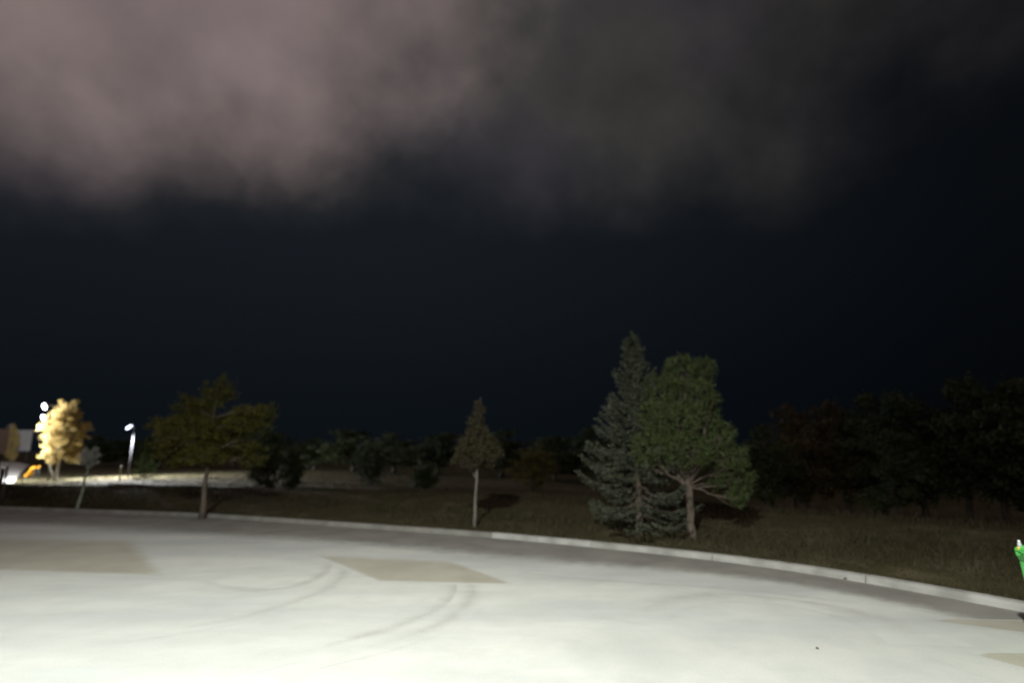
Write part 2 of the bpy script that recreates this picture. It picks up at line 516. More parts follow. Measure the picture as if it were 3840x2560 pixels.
# kerb stones
kerb = tag(empty('kerb', (0, 0, 0)), 'pale concrete kerb curving round the lot', kind='structure')
prof = [(0.0, -0.06), (0.0, 0.0), (0.012, 0.06), (0.032, 0.088), (0.065, 0.102), (KW - .02, 0.104), (KW, 0.098), (KW, -0.06)]
s = 0.0
PIECE = 2.4
while s < cum[-1] - 30:
    j = random.uniform(-.004, .004); zj = random.uniform(-.004, .004)
    vs, fs = [], []
    cuts = [s + .006, s + .018] + [s + PIECE * q for q in (.2, .4, .6, .8)] + [s + PIECE - .018, s + PIECE - .006]
    for q, c_ in enumerate(cuts):
        p = along(c_); o = outward(c_)
        ins = .006 if q in (0, len(cuts) - 1) else 0
        for (a, z) in prof:
            a2 = a + ins if a < .05 else a
            w = p + o * (a2 + j)
            vs.append((w[0], w[1], z + zj - (ins if z > .1 else 0)))
    m_ = len(prof)
    for q in range(len(cuts) - 1):
        for i in range(m_ - 1):
            fs.append((q * m_ + i, (q + 1) * m_ + i, (q + 1) * m_ + i + 1, q * m_ + i + 1))
    fs.append(tuple(range(m_))); fs.append(tuple((len(cuts) - 1) * m_ + i for i in range(m_ - 1, -1, -1)))
    mesh_obj('kerb_stone', vs, fs, M['kerb_dark' if vs[0][0] < -2.0 else 'kerb'], kerb)
    s += PIECE


def sheet(name, grid, mat, parent, fades):
    """grid[i][j] -> (x,y,z); fades same shape, stored as an attribute"""
    ni, nj = len(grid), len(grid[0])
    vs = [p for r in grid for p in r]
    fs = [(i * nj + j, (i + 1) * nj + j, (i + 1) * nj + j + 1, i * nj + j + 1) for i in range(ni - 1) for j in range(nj - 1)]
    o = mesh_obj(name, vs, fs, mat, parent)
    at = o.data.attributes.new('fade', 'FLOAT', 'POINT')
    at.data.foreach_set('value', [f for r in fades for f in r])
    return o


# dirt that has washed into the gutter
g, fd = [], []
for s in np.arange(0, cum[-1] - 35, .5):
    p = along(s); o = outward(s); r1, r2 = [], []
    w = float(np.interp(p[0], [-14, -6, 0, 3, 6], [3.2, 3.0, 2.6, 2.1, 1.3])) + .25 * math.sin(s * .21) + .2 * math.sin(s * .63 + 1)
    for q in range(6):
        a = q / 5
        r1.append((p[0] - o[0] * (a * w - .01), p[1] - o[1] * (a * w - .01), 0.0012)); r2.append(min(1, (1 - a) * 2))
    g.append(r1); fd.append(r2)
sheet('gutter_dirt', g, M['gutter'], lot, fd)


def polygon_patch(name, pts, mat, z, soft_edges=(), fw=0.5):
    """quad patch given by 4 lot points (a-b near edge, d-c far edge), fade to the far edge / sides"""
    a, b_, c_, d_ = [Vector((p.x, p.y, 0)) for p in pts]
    N = 20; g, fd = [], []
    for i in range(N + 1):
        r1, r2 = [], []
        for j in range(N + 1):
            u, v_ = i / N, j / N
            p = (a * (1 - u) + b_ * u) * (1 - v_) + (d_ * (1 - u) + c_ * u) * v_
            r1.append((p.x, p.y, z))
            e = [v_ if 'n' in soft_edges else 1, (1 - v_) if 'f' in soft_edges else 1,
                 u if 'l' in soft_edges else 1, (1 - u) if 'r' in soft_edges else 1]
            hard = min(v_, 1 - v_, u, 1 - u)
            r2.append(min(1.0, min(e) / fw, hard * 6))
        g.append(r1); fd.append(r2)
    return sheet(name, g, mat, lot, fd)


polygon_patch('lot_patch', [G(-500, 2130), G(685, 2172), G(530, 2005), G(-500, 1990)], M['tan'], .0030, 'f', .6)
polygon_patch('lot_patch', [G(1410, 2185), G(1970, 2196), G(1690, 2095), G(1140, 2068)], M['tan'], .0031, 'f', .45)
polygon_patch('lot_patch', [G(3640, 2449), G(4300, 2640), G(4300, 2440), G(3660, 2447)], M['tan'], .0030)
polygon_patch('lot_patch', [G(3480, 2322), G(4300, 2440), G(4200, 2330), G(3520, 2318)], M['tan'], .0031)
polygon_patch('lot_patch', [G(2350, 2700), G(5200, 2700), G(3700, 2330), G(1800, 2345)], M['grey'], .0008, 'fr', .35)


def tyre_mark(pix, width, z, off=0.0):
    pts = [G(*p) for p in pix]
    ln = catmull(pts, .15); g, fd = [], []
    n_ = len(ln)
    for i, p in enumerate(ln):
        t = (ln[min(i + 1, n_ - 1)] - ln[max(i - 1, 0)]).normalized(); nn = Vector((-t.y, t.x, 0))
        e = min(i, n_ - 1 - i) / n_
        r1, r2 = [], []
        for q in range(7):
            a = q / 6 - .5
            w = p + nn * (off + a * width)
            r1.append((w.x, w.y, z)); r2.append((1 - abs(a) * 2) * .62 * min(1, e * 5))
        g.append(r1); fd.append(r2)
    return sheet('tyre_mark', g, M['tyre'], lot, fd)


zz = .0016
for pix in ([(740, 2165), (830, 2195), (980, 2212), (1130, 2190), (1220, 2140), (1235, 2095)],
            [(420, 2390), (820, 2330), (1080, 2262), (1250, 2190), (1300, 2120), (1290, 2080)],
            [(900, 2500), (1300, 2400), (1560, 2320), (1690, 2240), (1700, 2170), (1640, 2110)],
            [(1150, 2480), (1460, 2405), (1660, 2330), (1760, 2250), (1770, 2180), (1700, 2110)],
            [(2350, 2330), (2460, 2260), (2700, 2225), (3000, 2250), (3300, 2320), (3500, 2420)],
            [(1900, 2140), (2250, 2175), (2650, 2200), (3050, 2240), (3400, 2300)]):
    tyre_mark(pix, .46 if pix[0][0] < 2000 else .8, zz); zz += .0002


def stone(px, py, r):
    p = G(px, py)
    vs, fs = [], []
    mb = MB()
    rings = [(r * .7, 0), (r, r * .3), (r * .75, r * .7), (r * .2, r * .95)]
    mb.lathe(rings, (0, 0, 0), 9)
    for w in mb.v:
        w *= 1 + random.uniform(-.18, .18)
    o = mb.build('soil_clod', M['stone'], None, True); o.location = (p.x, p.y, 0.004)
    return o


tag(stone(3065, 2432, .016), 'small dark lump lying alone on open pale concrete', 'clod')
tag(stone(3172, 2172, .035), 'small dark lump lying against the foot of the kerb', 'clod')


# ------------------------------------------------------------------ foliage builders
def quads(cent, dirs, nrm, length, width):
    """diamond leaf faces: arrays of centres, unit directions, side vectors"""
    side = np.cross(dirs, nrm)
    side /= np.linalg.norm(side, axis=1)[:, None] + 1e-9
    ln = length[:, None]; wd = width[:, None]
    v = np.stack([cent - dirs * ln * .5, cent + side * wd * .5 + dirs * ln * .05, cent + dirs * ln * .5, cent - side * wd * .5 + dirs * ln * .05], 1)
    n = len(cent)
    return v.reshape(-1, 3), np.arange(n * 4).reshape(n, 4)


def rdir(n, rng=RNG):
    v = rng.normal(size=(n, 3)); return v / np.linalg.norm(v, axis=1)[:, None]


def bend(a, b, n=6, sag=0.0, jit=0.05, rnd=random):
    a, b = Vector(a), Vector(b); L_ = (b - a).length
    out = []
    for i in range(n + 1):
        t = i / n
        p = a.lerp(b, t)
        j = math.sin(math.pi * t) * L_
        p += Vector((rnd.uniform(-jit, jit) * j, rnd.uniform(-jit, jit) * j, sag * j + rnd.uniform(-jit, jit) * j * .5))
        out.append(p)
    return out


def lobed_tree(name, base, trunk_top, lobes, r0, leafmat, barkmat, nleaf, lsize, clump=0.25, twigs=26, seed=0, stems=1, limb=0.45, crook=.02):
    """base: world base; trunk_top: world point where the leader ends; lobes: (centre, radii) world ellipsoids.
    limbs run from the trunk to points in the lobes, leaves gather in clumps round the twig ends"""
    rnd = random.Random(seed); rng = np.random.default_rng(seed)
    base = Vector(base); top = Vector(trunk_top) - base
    t = empty(name, base)
    mb = MB()
    tp = bend((0, 0, -.1), top, 8, 0, crook, rnd)
    mb.tube(tp, [r0 * (1.25 if i == 0 else 1 - .85 * i / 8) for i in range(9)], 9)
    for st in range(stems - 1):
        o = Vector((rnd.uniform(-1, 1), rnd.uniform(-1, 1), 0)) * r0 * 3.0
        q = bend(Vector((o.x * .4, o.y * .4, -.1)), top * rnd.uniform(.6, .85) + o * 3, 7, 0, .03, rnd)
        mb.tube(q, [r0 * .75 * (1 - .85 * i / 7) for i in range(8)], 7)
    vol = np.array([r[0] * r[1] * r[2] for (_, r) in lobes]); vol = vol / vol.sum()
    tips = []
    for li, (c_, r) in enumerate(lobes):
        c_ = Vector(c_) - base; r = Vector(r)
        h = max(.25, min(.92, (c_.z - r.z * limb) / max(top.z, .1)))
        st = tp[min(8, max(1, int(h * 8)))]
        limb_pts = bend(st, c_, 6, .06, .05, rnd)
        mb.tube(limb_pts, [r0 * .34 * (1 - .6 * i / 6) for i in range(7)], 6)
        k_ = max(5, int(twigs * len(lobes) * vol[li]))
        for q in range(k_):
            d = Vector(rng.normal(size=3)); d.normalize()
            rad = rnd.uniform(.45, 1.0) ** .6
            e = c_ + Vector((d.x * r.x, d.y * r.y, d.z * r.z)) * rad
            sp_ = limb_pts[rnd.randint(2, 6)]
            tw = bend(sp_, e, 4, .05, .08, rnd)
            mb.tube(tw, [r0 * .16 * (1 - .7 * i / 4) for i in range(5)], 4, False)
            tips += [(p, .35 + .65 * i / 4) for i, p in enumerate(tw[2:])]
    mb.build('trunk', barkmat, t, True)
    tips_a = np.array([list(p) for p, _ in tips])
    # uneven clumps
    wts = rng.uniform(.15, 1.0, len(tips)) ** 1.6; wts /= wts.sum()
    pick = rng.choice(len(tips), nleaf, p=wts)
    cl = clump * rng.uniform(.55, 1.3, len(tips))[pick]
    cent = tips_a[pick] + rdir(nleaf, rng) * (cl * rng.uniform(0, 1, nleaf) ** .5)[:, None] * np.array([1, 1, .8])
    ok = cent[:, 2] > .12
    cent = cent[ok]; m_ = len(cent)
    dirs = rdir(m_, rng) + np.array([0, 0, -.35]); dirs /= np.linalg.norm(dirs, axis=1)[:, None]
    v, f = quads(cent, dirs, rdir(m_, rng), lsize * rng.uniform(.7, 1.35, m_), lsize * rng.uniform(.4, .75, m_))
    mesh_obj('crown', v, f, leafmat, t)
    return t


def spruce(name, base, height, rbot, r0, leafmat, barkmat, seed, clear=0.18, needle=.07, nwh=26, dens=1.0, droop=.25, shape=None):
    needle *= .8; dens *= 1.5
    rnd = random.Random(seed); rng = np.random.default_rng(seed)
    t = empty(name, base)
    mb = MB()
    tp = bend((0, 0, -.1), (0, 0, height), 10, 0, .008, rnd)
    mb.tube(tp, [r0 * (1.3 if i == 0 else max(.06, 1 - i / 10)) for i in range(11)], 9)
    cen, dr = [], []
    for w in range(nwh):
        hz = clear + (1 - clear) * (w / nwh) ** .92
        z = hz * height
        rel = (hz - clear) / (1 - clear)
        prof_ = shape(rel) if shape else (1 - rel) ** .85
        nb_ = rnd.randint(5, 8)
        a0 = rnd.uniform(0, 6.28)
        for q in range(nb_):
            a = a0 + q * 6.283 / nb_ + rnd.uniform(-.3, .3)
            ln = rbot * prof_ * rnd.choice((.55, .7, .85, 1.0, 1.08, 1.25)) * rnd.uniform(.9, 1.1) + .05
            d = Vector((math.cos(a), math.sin(a), 0))
            st = Vector((0, 0, z + rnd.uniform(-.05, .05)))
            rise = .55 * rel - droop * (1 - rel)
            pts = [st + d * ln * u + Vector((0, 0, ln * (rise * u - .12 * math.sin(u * 3.1) + .18 * u * u * u))) for u in np.linspace(0, 1, 6)]
            mb.tube(pts, [max(.003, r0 * .22 * (1 - rel * .7) * (1 - .8 * i / 5)) for i in range(6)], 4, False)
            # sprays along the branch and its side twigs
            k_ = int(dens * (26 + 130 * ln))
            u = rng.uniform(.12, 1, k_) ** .8
            side = rng.choice([-1, 1], k_) * rng.uniform(0, 1, k_) * (.30 * ln * (1.1 - u) + .05)
            pa = np.array([list(p) for p in pts])
            xs = np.linspace(0, 1, 6)
            c_ = np.stack([np.interp(u, xs, pa[:, i]) for i in range(3)], 1)
            sd = np.array([-d.y, d.x, 0.0])
            c_ = c_ + side[:, None] * sd + np.array(d)[None] * (np.abs(side) * .6)[:, None]
            c_[:, 2] += rng.normal(0, .02, k_) - np.abs(side) * .25
            cen.append(c_)
            dd = np.array(d)[None] * .8 + sd[None] * (np.sign(side) * .7)[:, None] + rng.normal(0, .45, (k_, 3)) + np.array([0, 0, .12])
            dr.append(dd / np.linalg.norm(dd, axis=1)[:, None])
    # leader
    k_ = int(90 * dens)
    u = rng.uniform(.93, 1.0, k_)
    c_ = np.stack([rng.normal(0, .015, k_), rng.normal(0, .015, k_), u * height * 1.01], 1)
    dd = rng.normal(0, .5, (k_, 3)) + np.array([0, 0, .8]); cen.append(c_); dr.append(dd / np.linalg.norm(dd, axis=1)[:, None])
    cen = np.concatenate(cen); dr = np.concatenate(dr); m_ = len(cen)
    v, f = quads(cen, dr, rdir(m_, rng), needle * rng.uniform(.7, 1.5, m_), needle * rng.uniform(.22, .4, m_))
    mb.build('trunk', barkmat, t, True)
    mesh_obj('crown', v, f, leafmat, t)
    return t


def pine(name, base, lobes, fork, r0, leafmat, barkmat, seed, ntuft=900, needle=.13):
    rnd = random.Random(seed); rng = np.random.default_rng(seed)
    base = Vector(base); t = empty(name, base)
    fk = Vector(fork) - base
    mb = MB()
    mb.tube(bend((0, 0, -.1), fk, 6, 0, .03, rnd), [r0 * (1.35 if i == 0 else 1 - .22 * i / 6) for i in range(7)], 10)
    vol = np.array([r[0] * r[1] * r[2] for (_, r) in lobes]) ** .8; vol /= vol.sum()
    tc_, td_ = [], []
    for li, (c_, r) in enumerate(lobes):
        c_ = Vector(c_) - base; r = Vector(r)
        lp = bend(fk - Vector((0, 0, rnd.uniform(0, .25))), c_, 7, -.05, .05, rnd)
        mb.tube(lp, [r0 * (.5 if c_.z > fk.z + .5 else .24) * (1 - .75 * i / 7) for i in range(8)], 7)
        for q in range(int(ntuft * vol[li])):
            d = Vector(rng.normal(size=3)); d.normalize()
            rad = rnd.uniform(.35, 1.0) ** .5
            e = c_ + Vector((d.x * r.x, d.y * r.y, d.z * r.z)) * rad
            if e.z < .3: continue
            if q % 4 == 0:
                tw = bend(lp[rnd.randint(3, 7)], e, 3, -.1, .06, rnd)
                mb.tube(tw, [r0 * .13, r0 * .1, r0 * .07, r0 * .04], 4, False)
            tc_.append(e); dd = (e - fk).normalized() * .5 + Vector((0, 0, .7)); td_.append(dd.normalized())
    tc_ = np.array([list(a) for a in tc_]); td_ = np.array([list(a) for a in td_])
    K = 34
    m_ = len(tc_) * K
    c_ = np.repeat(tc_, K, 0); d = np.repeat(td_, K, 0)
    nd = d * .55 + rdir(m_, rng) * .8; nd /= np.linalg.norm(nd, axis=1)[:, None]
    lens = needle * rng.uniform(.6, 1.15, m_)
    shoot = d * (rng.uniform(-.6, .6, m_) * .12)[:, None]
    v, f = quads(c_ + shoot + nd * lens[:, None] * .5, nd, rdir(m_, rng), lens, np.full(m_, .012))
    mb.build('trunk', barkmat, t, True)
    mesh_obj('crown', v, f, leafmat, t)
    return t


def lob(lst, Y, deep=1.0):
    """photo ellipses (cx, cy, rx, ry[, depth offset]) to world ellipsoids at depth Y"""
    k_ = pscale(Y); out = []
    for e in lst:
        c_ = P(e[0], e[1], Y + (e[4] if len(e) > 4 else 0))
        out.append((c_, (e[2] * k_, e[2] * k_ * deep, e[3] * k_)))
    return out


def on_ground(px, py_guess, Y):
    x = P(px, py_guess, Y).x
    return Vector((x, Y, float(ground_z(x, Y))))


# ---- kerbside olive-leaved tree
Yt = G(760, 1916, .2).y
b = on_ground(760, 1912, Yt)
t = lobed_tree('broadleaf_tree', b, P(815, 1450, Yt),
               lob([(845, 1475, 40, 70), (785, 1480, 38, 70), (705, 1535, 62, 62, .4), (640, 1625, 72, 75, -.3), (750, 1610, 90, 80), (870, 1610, 70, 75, .3),
                    (985, 1565, 55, 60, -.2), (935, 1650, 45, 50), (660, 1700, 80, 55, .3), (590, 1600, 34, 40), (840, 1690, 80, 45, .5), (760, 1710, 80, 40, -.4), (960, 1710, 55, 45, .4), (1010, 1525, 30, 40), (920, 1560, 40, 30, .3), (905, 1585, 55, 40, -.6), (930, 1545, 45, 30, -.7)], Yt),
               .085, M['olive'], M['bark'], 42000, .06, .18, 30, 3)
tag(t, 'spreading tree with dark yellow-green autumn leaves at the kerb', 'tree')

# ---- slim tree by the centre of the kerb
Yt = G(1778, 1962, .2).y
b = on_ground(1778, 1962, Yt)
t = lobed_tree('slim_tree', b, P(1803, 1490, Yt),
               lob([(1800, 1525, 26, 45), (1795, 1590, 48, 55), (1790, 1650, 68, 60), (1770, 1705, 82, 52), (1815, 1700, 72, 52), (1740, 1735, 48, 30), (1845, 1660, 40, 50, .2)], Yt),
               .045, M['brownleaf'], M['bark_slim'], 30000, .042, .12, 34, 5, crook=.004)
tag(t, 'slim young tree with pointed brownish crown and pale thin trunk', 'tree')

# ---- spruce and pine
Yt = G(2405, 2008, .25).y + .75
b = on_ground(2400, 2005, Yt)
h = P(2390, 1250, Yt).z - b.z
t = spruce('spruce_tree', b, h, 205 * pscale(Yt), .085, M['spruce'], M['bark'], 21, .12, .085, 27, 1.15, .24,
           shape=lambda r: (1.02 - r) ** .95 * (1 if r > .12 else .86 + r))
tag(t, 'tall pointed grey-green spruce left of the pine', 'tree')
Yp = G(2600, 2022, .2).y + .35
b = on_ground(2598, 2015, Yp)
t = pine('pine_tree', b,
         lob([(c_[0], c_[1], c_[2] * .95, c_[3] * .9) + c_[4:] for c_ in [(2555, 1405, 75, 85), (2480, 1480, 75, 95, .2), (2440, 1580, 55, 85, -.1), (2425, 1690, 55, 70, -.2), (2620, 1500, 70, 100, -.1), (2540, 1590, 100, 90, -.2), (2640, 1600, 70, 80, .3),
              (2480, 1650, 70, 80), (2580, 1690, 100, 70, -.3), (2720, 1720, 85, 65), (2780, 1800, 48, 60, .1), (2690, 1790, 75, 50, .3),
              (2510, 1720, 60, 50, .2), (2770, 1870, 40, 35, -.1), (2640, 1400, 45, 60, .2), (2700, 1640, 60, 60, -.2), (2660, 1540, 50, 70, -.2)]], Yp),
         P(2578, 1800, Yp), .085, M['pine'], M['bark_pine'], 31, 1300, .125)
tag(t, 'bushy green pine with forked reddish trunk beside the spruce', 'tree')

# ---- far left: yellow trees
t = lobed_tree('yellow_tree', on_ground(208, 1805, 39), P(245, 1520, 39),
               lob([(255, 1545, 52, 55), (300, 1590, 35, 60, .4), (205, 1600, 55, 60), (270, 1630, 62, 70, .3), (200, 1660, 58, 60, .1), (250, 1690, 75, 55), (192, 1700, 42, 38)], 39, .8),
               .09, M['yellow'], M['bark_pale'], 26000, .11, .24, 34, 8, stems=3)
tag(t, 'broad golden-yellow tree lit by the twin lamp', 'tree')
t = lobed_tree('yellow_tree', on_ground(35, 1740, 57), P(52, 1590, 57),
               lob([(52, 1620, 20, 32), (45, 1665, 26, 35), (35, 1705, 26, 30)], 57),
               .07, M['yellow'], M['bark'], 4200, .15, .25, 18, 9)
tag(t, 'narrow yellow tree in front of the raised grey board', 'tree')

# ---- saplings
Ys = G(293, 1893, .2).y
t = lobed_tree('sapling', on_ground(293, 1893, Ys), P(350, 1680, Ys),
               lob([(340, 1722, 30, 38), (352, 1700, 22, 26), (325, 1705, 34, 34)], Ys), .055, M['silver'], M['bark_green'], 2600, .05, .10, 16, 12)
tag(t, 'pale silvery sapling with grey-green stem at the kerb', 'sapling')
Ys = 30
t = spruce('young_conifer', on_ground(535, 1828, Ys), (1830 - 1640) * pscale(Ys), 42 * pscale(Ys), .03, M['green'], M['bark'], 14, .26, .09, 16, .8, .1,
           shape=lambda r: max(.05, (1 - r * 1.55)) if r < .62 else .05)
tag(t, 'small light green conifer with a long bare leader', 'sapling')

# ---- dark bushes against the lit strip, bushes further right
def bush(px, ptop, pbase, halfw, Y, mat, seed, label, nleaf=6000, cat='bush', group=None, name='bush', ls=.09):
    b = on_ground(px, pbase, Y)
    hgt = pbase - ptop
    l_ = lob([(px, ptop + hgt * .35, halfw * .75, hgt * .35), (px - halfw * .45, ptop + hgt * .58, halfw * .6, hgt * .34, .2),
              (px + halfw * .45, ptop + hgt * .55, halfw * .6, hgt * .36, -.2), (px, ptop + hgt * .75, halfw * .7, hgt * .28)], Y)
    t = lobed_tree(name, b, P(px + 4, ptop + hgt * .25, Y), l_, .06, mat, M['bark_dark'], nleaf, ls, .24, 16, seed, stems=3)
    return tag(t, label, cat, group)


bush(1000, 1640, 1835, 70, 27, M['darkleaf'], 41, 'dark upright bush in front of the lit strip, right of the kerbside tree')
bush(1095, 1660, 1840, 55, 28, M['darkleaf'], 42, 'dark bush at the right end of the lit strip')
bush(1390, 1640, 1835, 85, 34, M['darkleaf'], 43, 'dim green bush midway between the spreading tree and the slim tree')
bush(2000, 1660, 1830, 95, 29, M['yellowbush'], 44, 'dim yellow-green bush between the slim tree and the spruce')
bush(1590, 1730, 1840, 50, 30, M['darkleaf'], 45, 'low dim bush just left of the slim tree')

# ---- background trees: three kinds copied
def wood_proto(seed, mat, name):
    L_ = [((0, 0, 3.6), (1.2, 1.2, 1.1)), ((-.9, .3, 2.6), (1.1, 1.1, 1.0)), ((.9, -.2, 2.7), (1.1, 1.1, 1.1)), ((.1, .4, 1.9), (1.4, 1.3, .9)), ((-.3, -.5, 1.2), (1.2, 1.1, .7)), ((.5, .2, 4.4), (.7, .7, .6))]
    return lobed_tree(name, (0, 0, 0), (.1, 0, 4.2), L_, .11, mat, M['bark_dark'], 9000, .13, .36, 20, seed)


def copy_tree(o, loc, rz, sc):
    r = o.copy(); COL.objects.link(r)
    r.location = loc; r.rotation_euler = (0, 0, rz); r.scale = sc
    for ch in o.children:
        c_ = ch.copy(); COL.objects.link(c_); c_.parent = r
    return r


protos = [wood_proto(51, M['darkleaf'], 'wood_tree'), wood_proto(52, M['rustleaf'], 'rusty_tree'), wood_proto(53, M['darkleaf'], 'wood_tree')]
used = [False] * 3
ORD = ['first', 'second', 'third', 'fourth', 'fifth', 'sixth', 'seventh', 'eighth', 'ninth', 'tenth', 'eleventh', 'twelfth', 'thirteenth', 'fourteenth']


def wood(kind, px, Y, ptop, wide, label, grp):
    x = P(px, 1690, Y).x
    z = float(ground_z(x, Y))
    ztop = P(px, ptop, Y).z
    sc = (ztop - z) / 4.9
    if not used[kind]:
        o = protos[kind]; used[kind] = True
        o.location = (x, Y, z); o.scale = (wide, wide, sc)
    else:
        o = copy_tree(protos[kind], (x, Y, z), random.uniform(0, 6.28), (wide, wide, sc))
    tag(o, label, 'tree', grp)


for i, (px, Y, top, wd, kd) in enumerate(sorted([(2860, 24, 1590, .8, 0), (3010, 25, 1510, 1.0, 1), (3160, 24, 1500, 1.0, 1), (3290, 23, 1470, 1.1, 0), (3330, 21, 1600, .8, 2),
                                          (3440, 22, 1450, 1.1, 2), (3600, 21, 1420, 1.1, 0), (3740, 20, 1400, 1.1, 2), (3880, 19.5, 1410, 1.1, 0), (2960, 27, 1570, .9, 2), (2880, 25.5, 1650, .7, 1)])):
    wood(kd, px, Y, top, wd, ('rusty brown' if kd == 1 else 'dark green') + ' tree, ' + ORD[i] + ' from the pine in the unlit wood at right', 'trees of the dark wood')
for i, (px, Y, top, wd, kd) in enumerate([(350, 74, 1630, 1.7, 0), (470, 78, 1640, 1.8, 2), (600, 72, 1625, 1.9, 0), (740, 70, 1630, 1.9, 2), (880, 68, 1615, 1.8, 0),
                                          (1030, 64, 1610, 1.7, 2), (1180, 60, 1640, 1.5, 0), (1330, 56, 1600, 1.7, 2), (1480, 52, 1620, 1.5, 0), (1640, 48, 1615, 1.4, 2),
                                          (1880, 44, 1610, 1.4, 0), (2080, 40, 1625, 1.2, 2), (2230, 38, 1600, 1.2, 0), (2350, 36, 1630, 1.2, 2)]):
    wood(kd, px, Y, top, wd * 1.35, 'dark tree, ' + ORD[i] + ' from the left in the distant tree line behind the field', 'trees of the far tree line')


# ------------------------------------------------------------------ grass
def blades(name, n_, srange, arange, hrange, wid, mat, seed, parent=None):
    rng = np.random.default_rng(seed)
    a = rng.uniform(*arange, n_); s_ = srange[0] + (srange[1] - srange[0]) * rng.uniform(0, 1, n_) ** 1.3
    r = np.interp(a, bang, brad) + s_
    x = CEN[0] + np.sin(a) * r; y = CEN[1] + np.cos(a) * r
    dens = np.sin(x * 1.7 + 2 * np.sin(y * .9)) * np.sin(y * 1.3 + x * .4) + rng.uniform(-1.1, 1.1, n_)
    keep = dens > -.5
    x, y = x[keep], y[keep]; m_ = len(x)
    z = ground_z(x, y)
    dist = np.hypot(x, y)
    h = rng.uniform(*hrange, m_) * (1 + .5 * np.sin(x * .9 + y * 1.4))
    an = rng.uniform(0, 6.283, m_); w = wid * (0.6 + dist / 14)
    lean = rng.normal(0, .45, (m_, 2)) * h[:, None]
    p0 = np.stack([x - np.cos(an) * w, y - np.sin(an) * w, z - .01], 1)
    p1 = np.stack([x + np.cos(an) * w, y + np.sin(an) * w, z - .01], 1)
    p2 = np.stack([x + lean[:, 0], y + lean[:, 1], z + h], 1)
    v = np.stack([p0, p1, p2], 1).reshape(-1, 3)
    o = mesh_obj(name, v, np.arange(m_ * 3).reshape(m_, 3), mat)
    return o


tag(blades('grass', 110000, (.01, 8.5), (-1.05, .95), (.04, .12), .006, M['grass'], 61), 'short rough grass on the bank behind the kerb', 'grass', kind='stuff')
tag(blades('weeds', 9000, (.8, 7.5), (.02, .85), (.07, .24), .006, M['weed'], 62), 'taller dry weeds on the bank around the conifers', 'weeds', kind='stuff')
tag(blades('field_grass', 40000, (11, 45), (-1.0, -.05), (.03, .08), .010, M['grass'], 63), 'dry grass on the field behind the bank', 'grass', kind='stuff')

# ------------------------------------------------------------------ path and things at far left
g = []
for Y in np.arange(36, 64, 1.0):
    # right edge runs from px 60 at 38 m to px 112 at 62 m; path is about 5 m wide
    tpx = 60 + 52 * (Y - 38) / 24
    xr = P(tpx, 1760, Y).x
    r = []
    for q in range(9):
        x = xr - q * .7
        r.append((x, Y, float(ground_z(x, Y)) + .035))
    g.append(r)
ni, nj = len(g), 9
vs = [p for r in g for p in r]
fs = [(i * nj + j, i * nj + j + 1, (i + 1) * nj + j + 1, (i + 1) * nj + j) for i in range(ni - 1) for j in range(nj - 1)]
tag(mesh_obj('path', vs, fs, M['path'], smooth=True), 'white concrete path lit at the far left', kind='structure')


def spot(name, loc, target, power, size, blend, col, parent, rad=.12):
    ld = bpy.data.lights.new(name, 'SPOT')
    ld.energy = power; ld.spot_size = R(size); ld.spot_blend = blend; ld.color = col; ld.shadow_soft_size = rad
    o = bpy.data.objects.new(name, ld); COL.objects.link(o)
    o.location = loc
    o.rotation_euler = (Vector(target) - Vector(loc)).to_track_quat('-Z', 'Y').to_euler()
    o.parent = parent
    return o


def round_head(root, c_, face, r, lens):
    """round flood-lamp head facing 'face' with a lit lens"""
    q = Vector(face).normalized().to_track_quat('Z', 'Y').to_matrix()
    mb = MB(); mb.lathe([(r * .35, -r * .9), (r * .75, -r * .7), (r, -r * .2), (r * 1.05, .0), (r * .97, .012), (r * .9, 0)], (0, 0, 0), 16)
    mb.v = [q @ w + Vector(c_) for w in mb.v]
    hd = mb.build('lamp_head', M['lamphead'], root, True)
    mb = MB(); mb.lathe([(r * .9, .004), (r * .6, .05 * r + .01), (0.01, .09 * r + .012)], (0, 0, 0), 16)
    mb.v = [q @ w + Vector(c_) for w in mb.v]
    mb.build('lens', lens, hd, True)


# twin flood lamp beside the yellow tree
YL = 39.5
base = on_ground(183, 1795, YL)
h1 = P(163, 1526, YL).z - base.z; h2 = P(170, 1568, YL).z - base.z
t = empty('twin_lamp_post', base)
MB().tube([(0, 0, -.2), (0, 0, h1 + .15)], [.07, .05], 10).build('pole', M['darkpole'], t, True)
for hh, dx in ((h1, -.62), (h2, -.56)):
    MB().tube([(0, 0, hh + .04), (dx * .5, -.25, hh + .10), (dx, -.5, hh + .02)], .03, 8).build('arm', M['pole'], t, True)
    round_head(t, (dx, -.56, hh), (-.35, -.85, -.35), .21, M['lens'])
spot('upper_lamp_light', (-1.5, -1.9, h1 - .10), (.9, -.6, h1 - 2.4), TWIN_W * .5, 140, .6, (.95, .97, 1), t)
spot('lower_lamp_light', (-1.2, -1.4, h2 - .08), (-2.8, 1.8, 0), TWIN_W, 145, .5, (.95, .97, 1), t)
tag(t, 'lit lamp post with two white flood heads beside the yellow tree', 'lamp post')

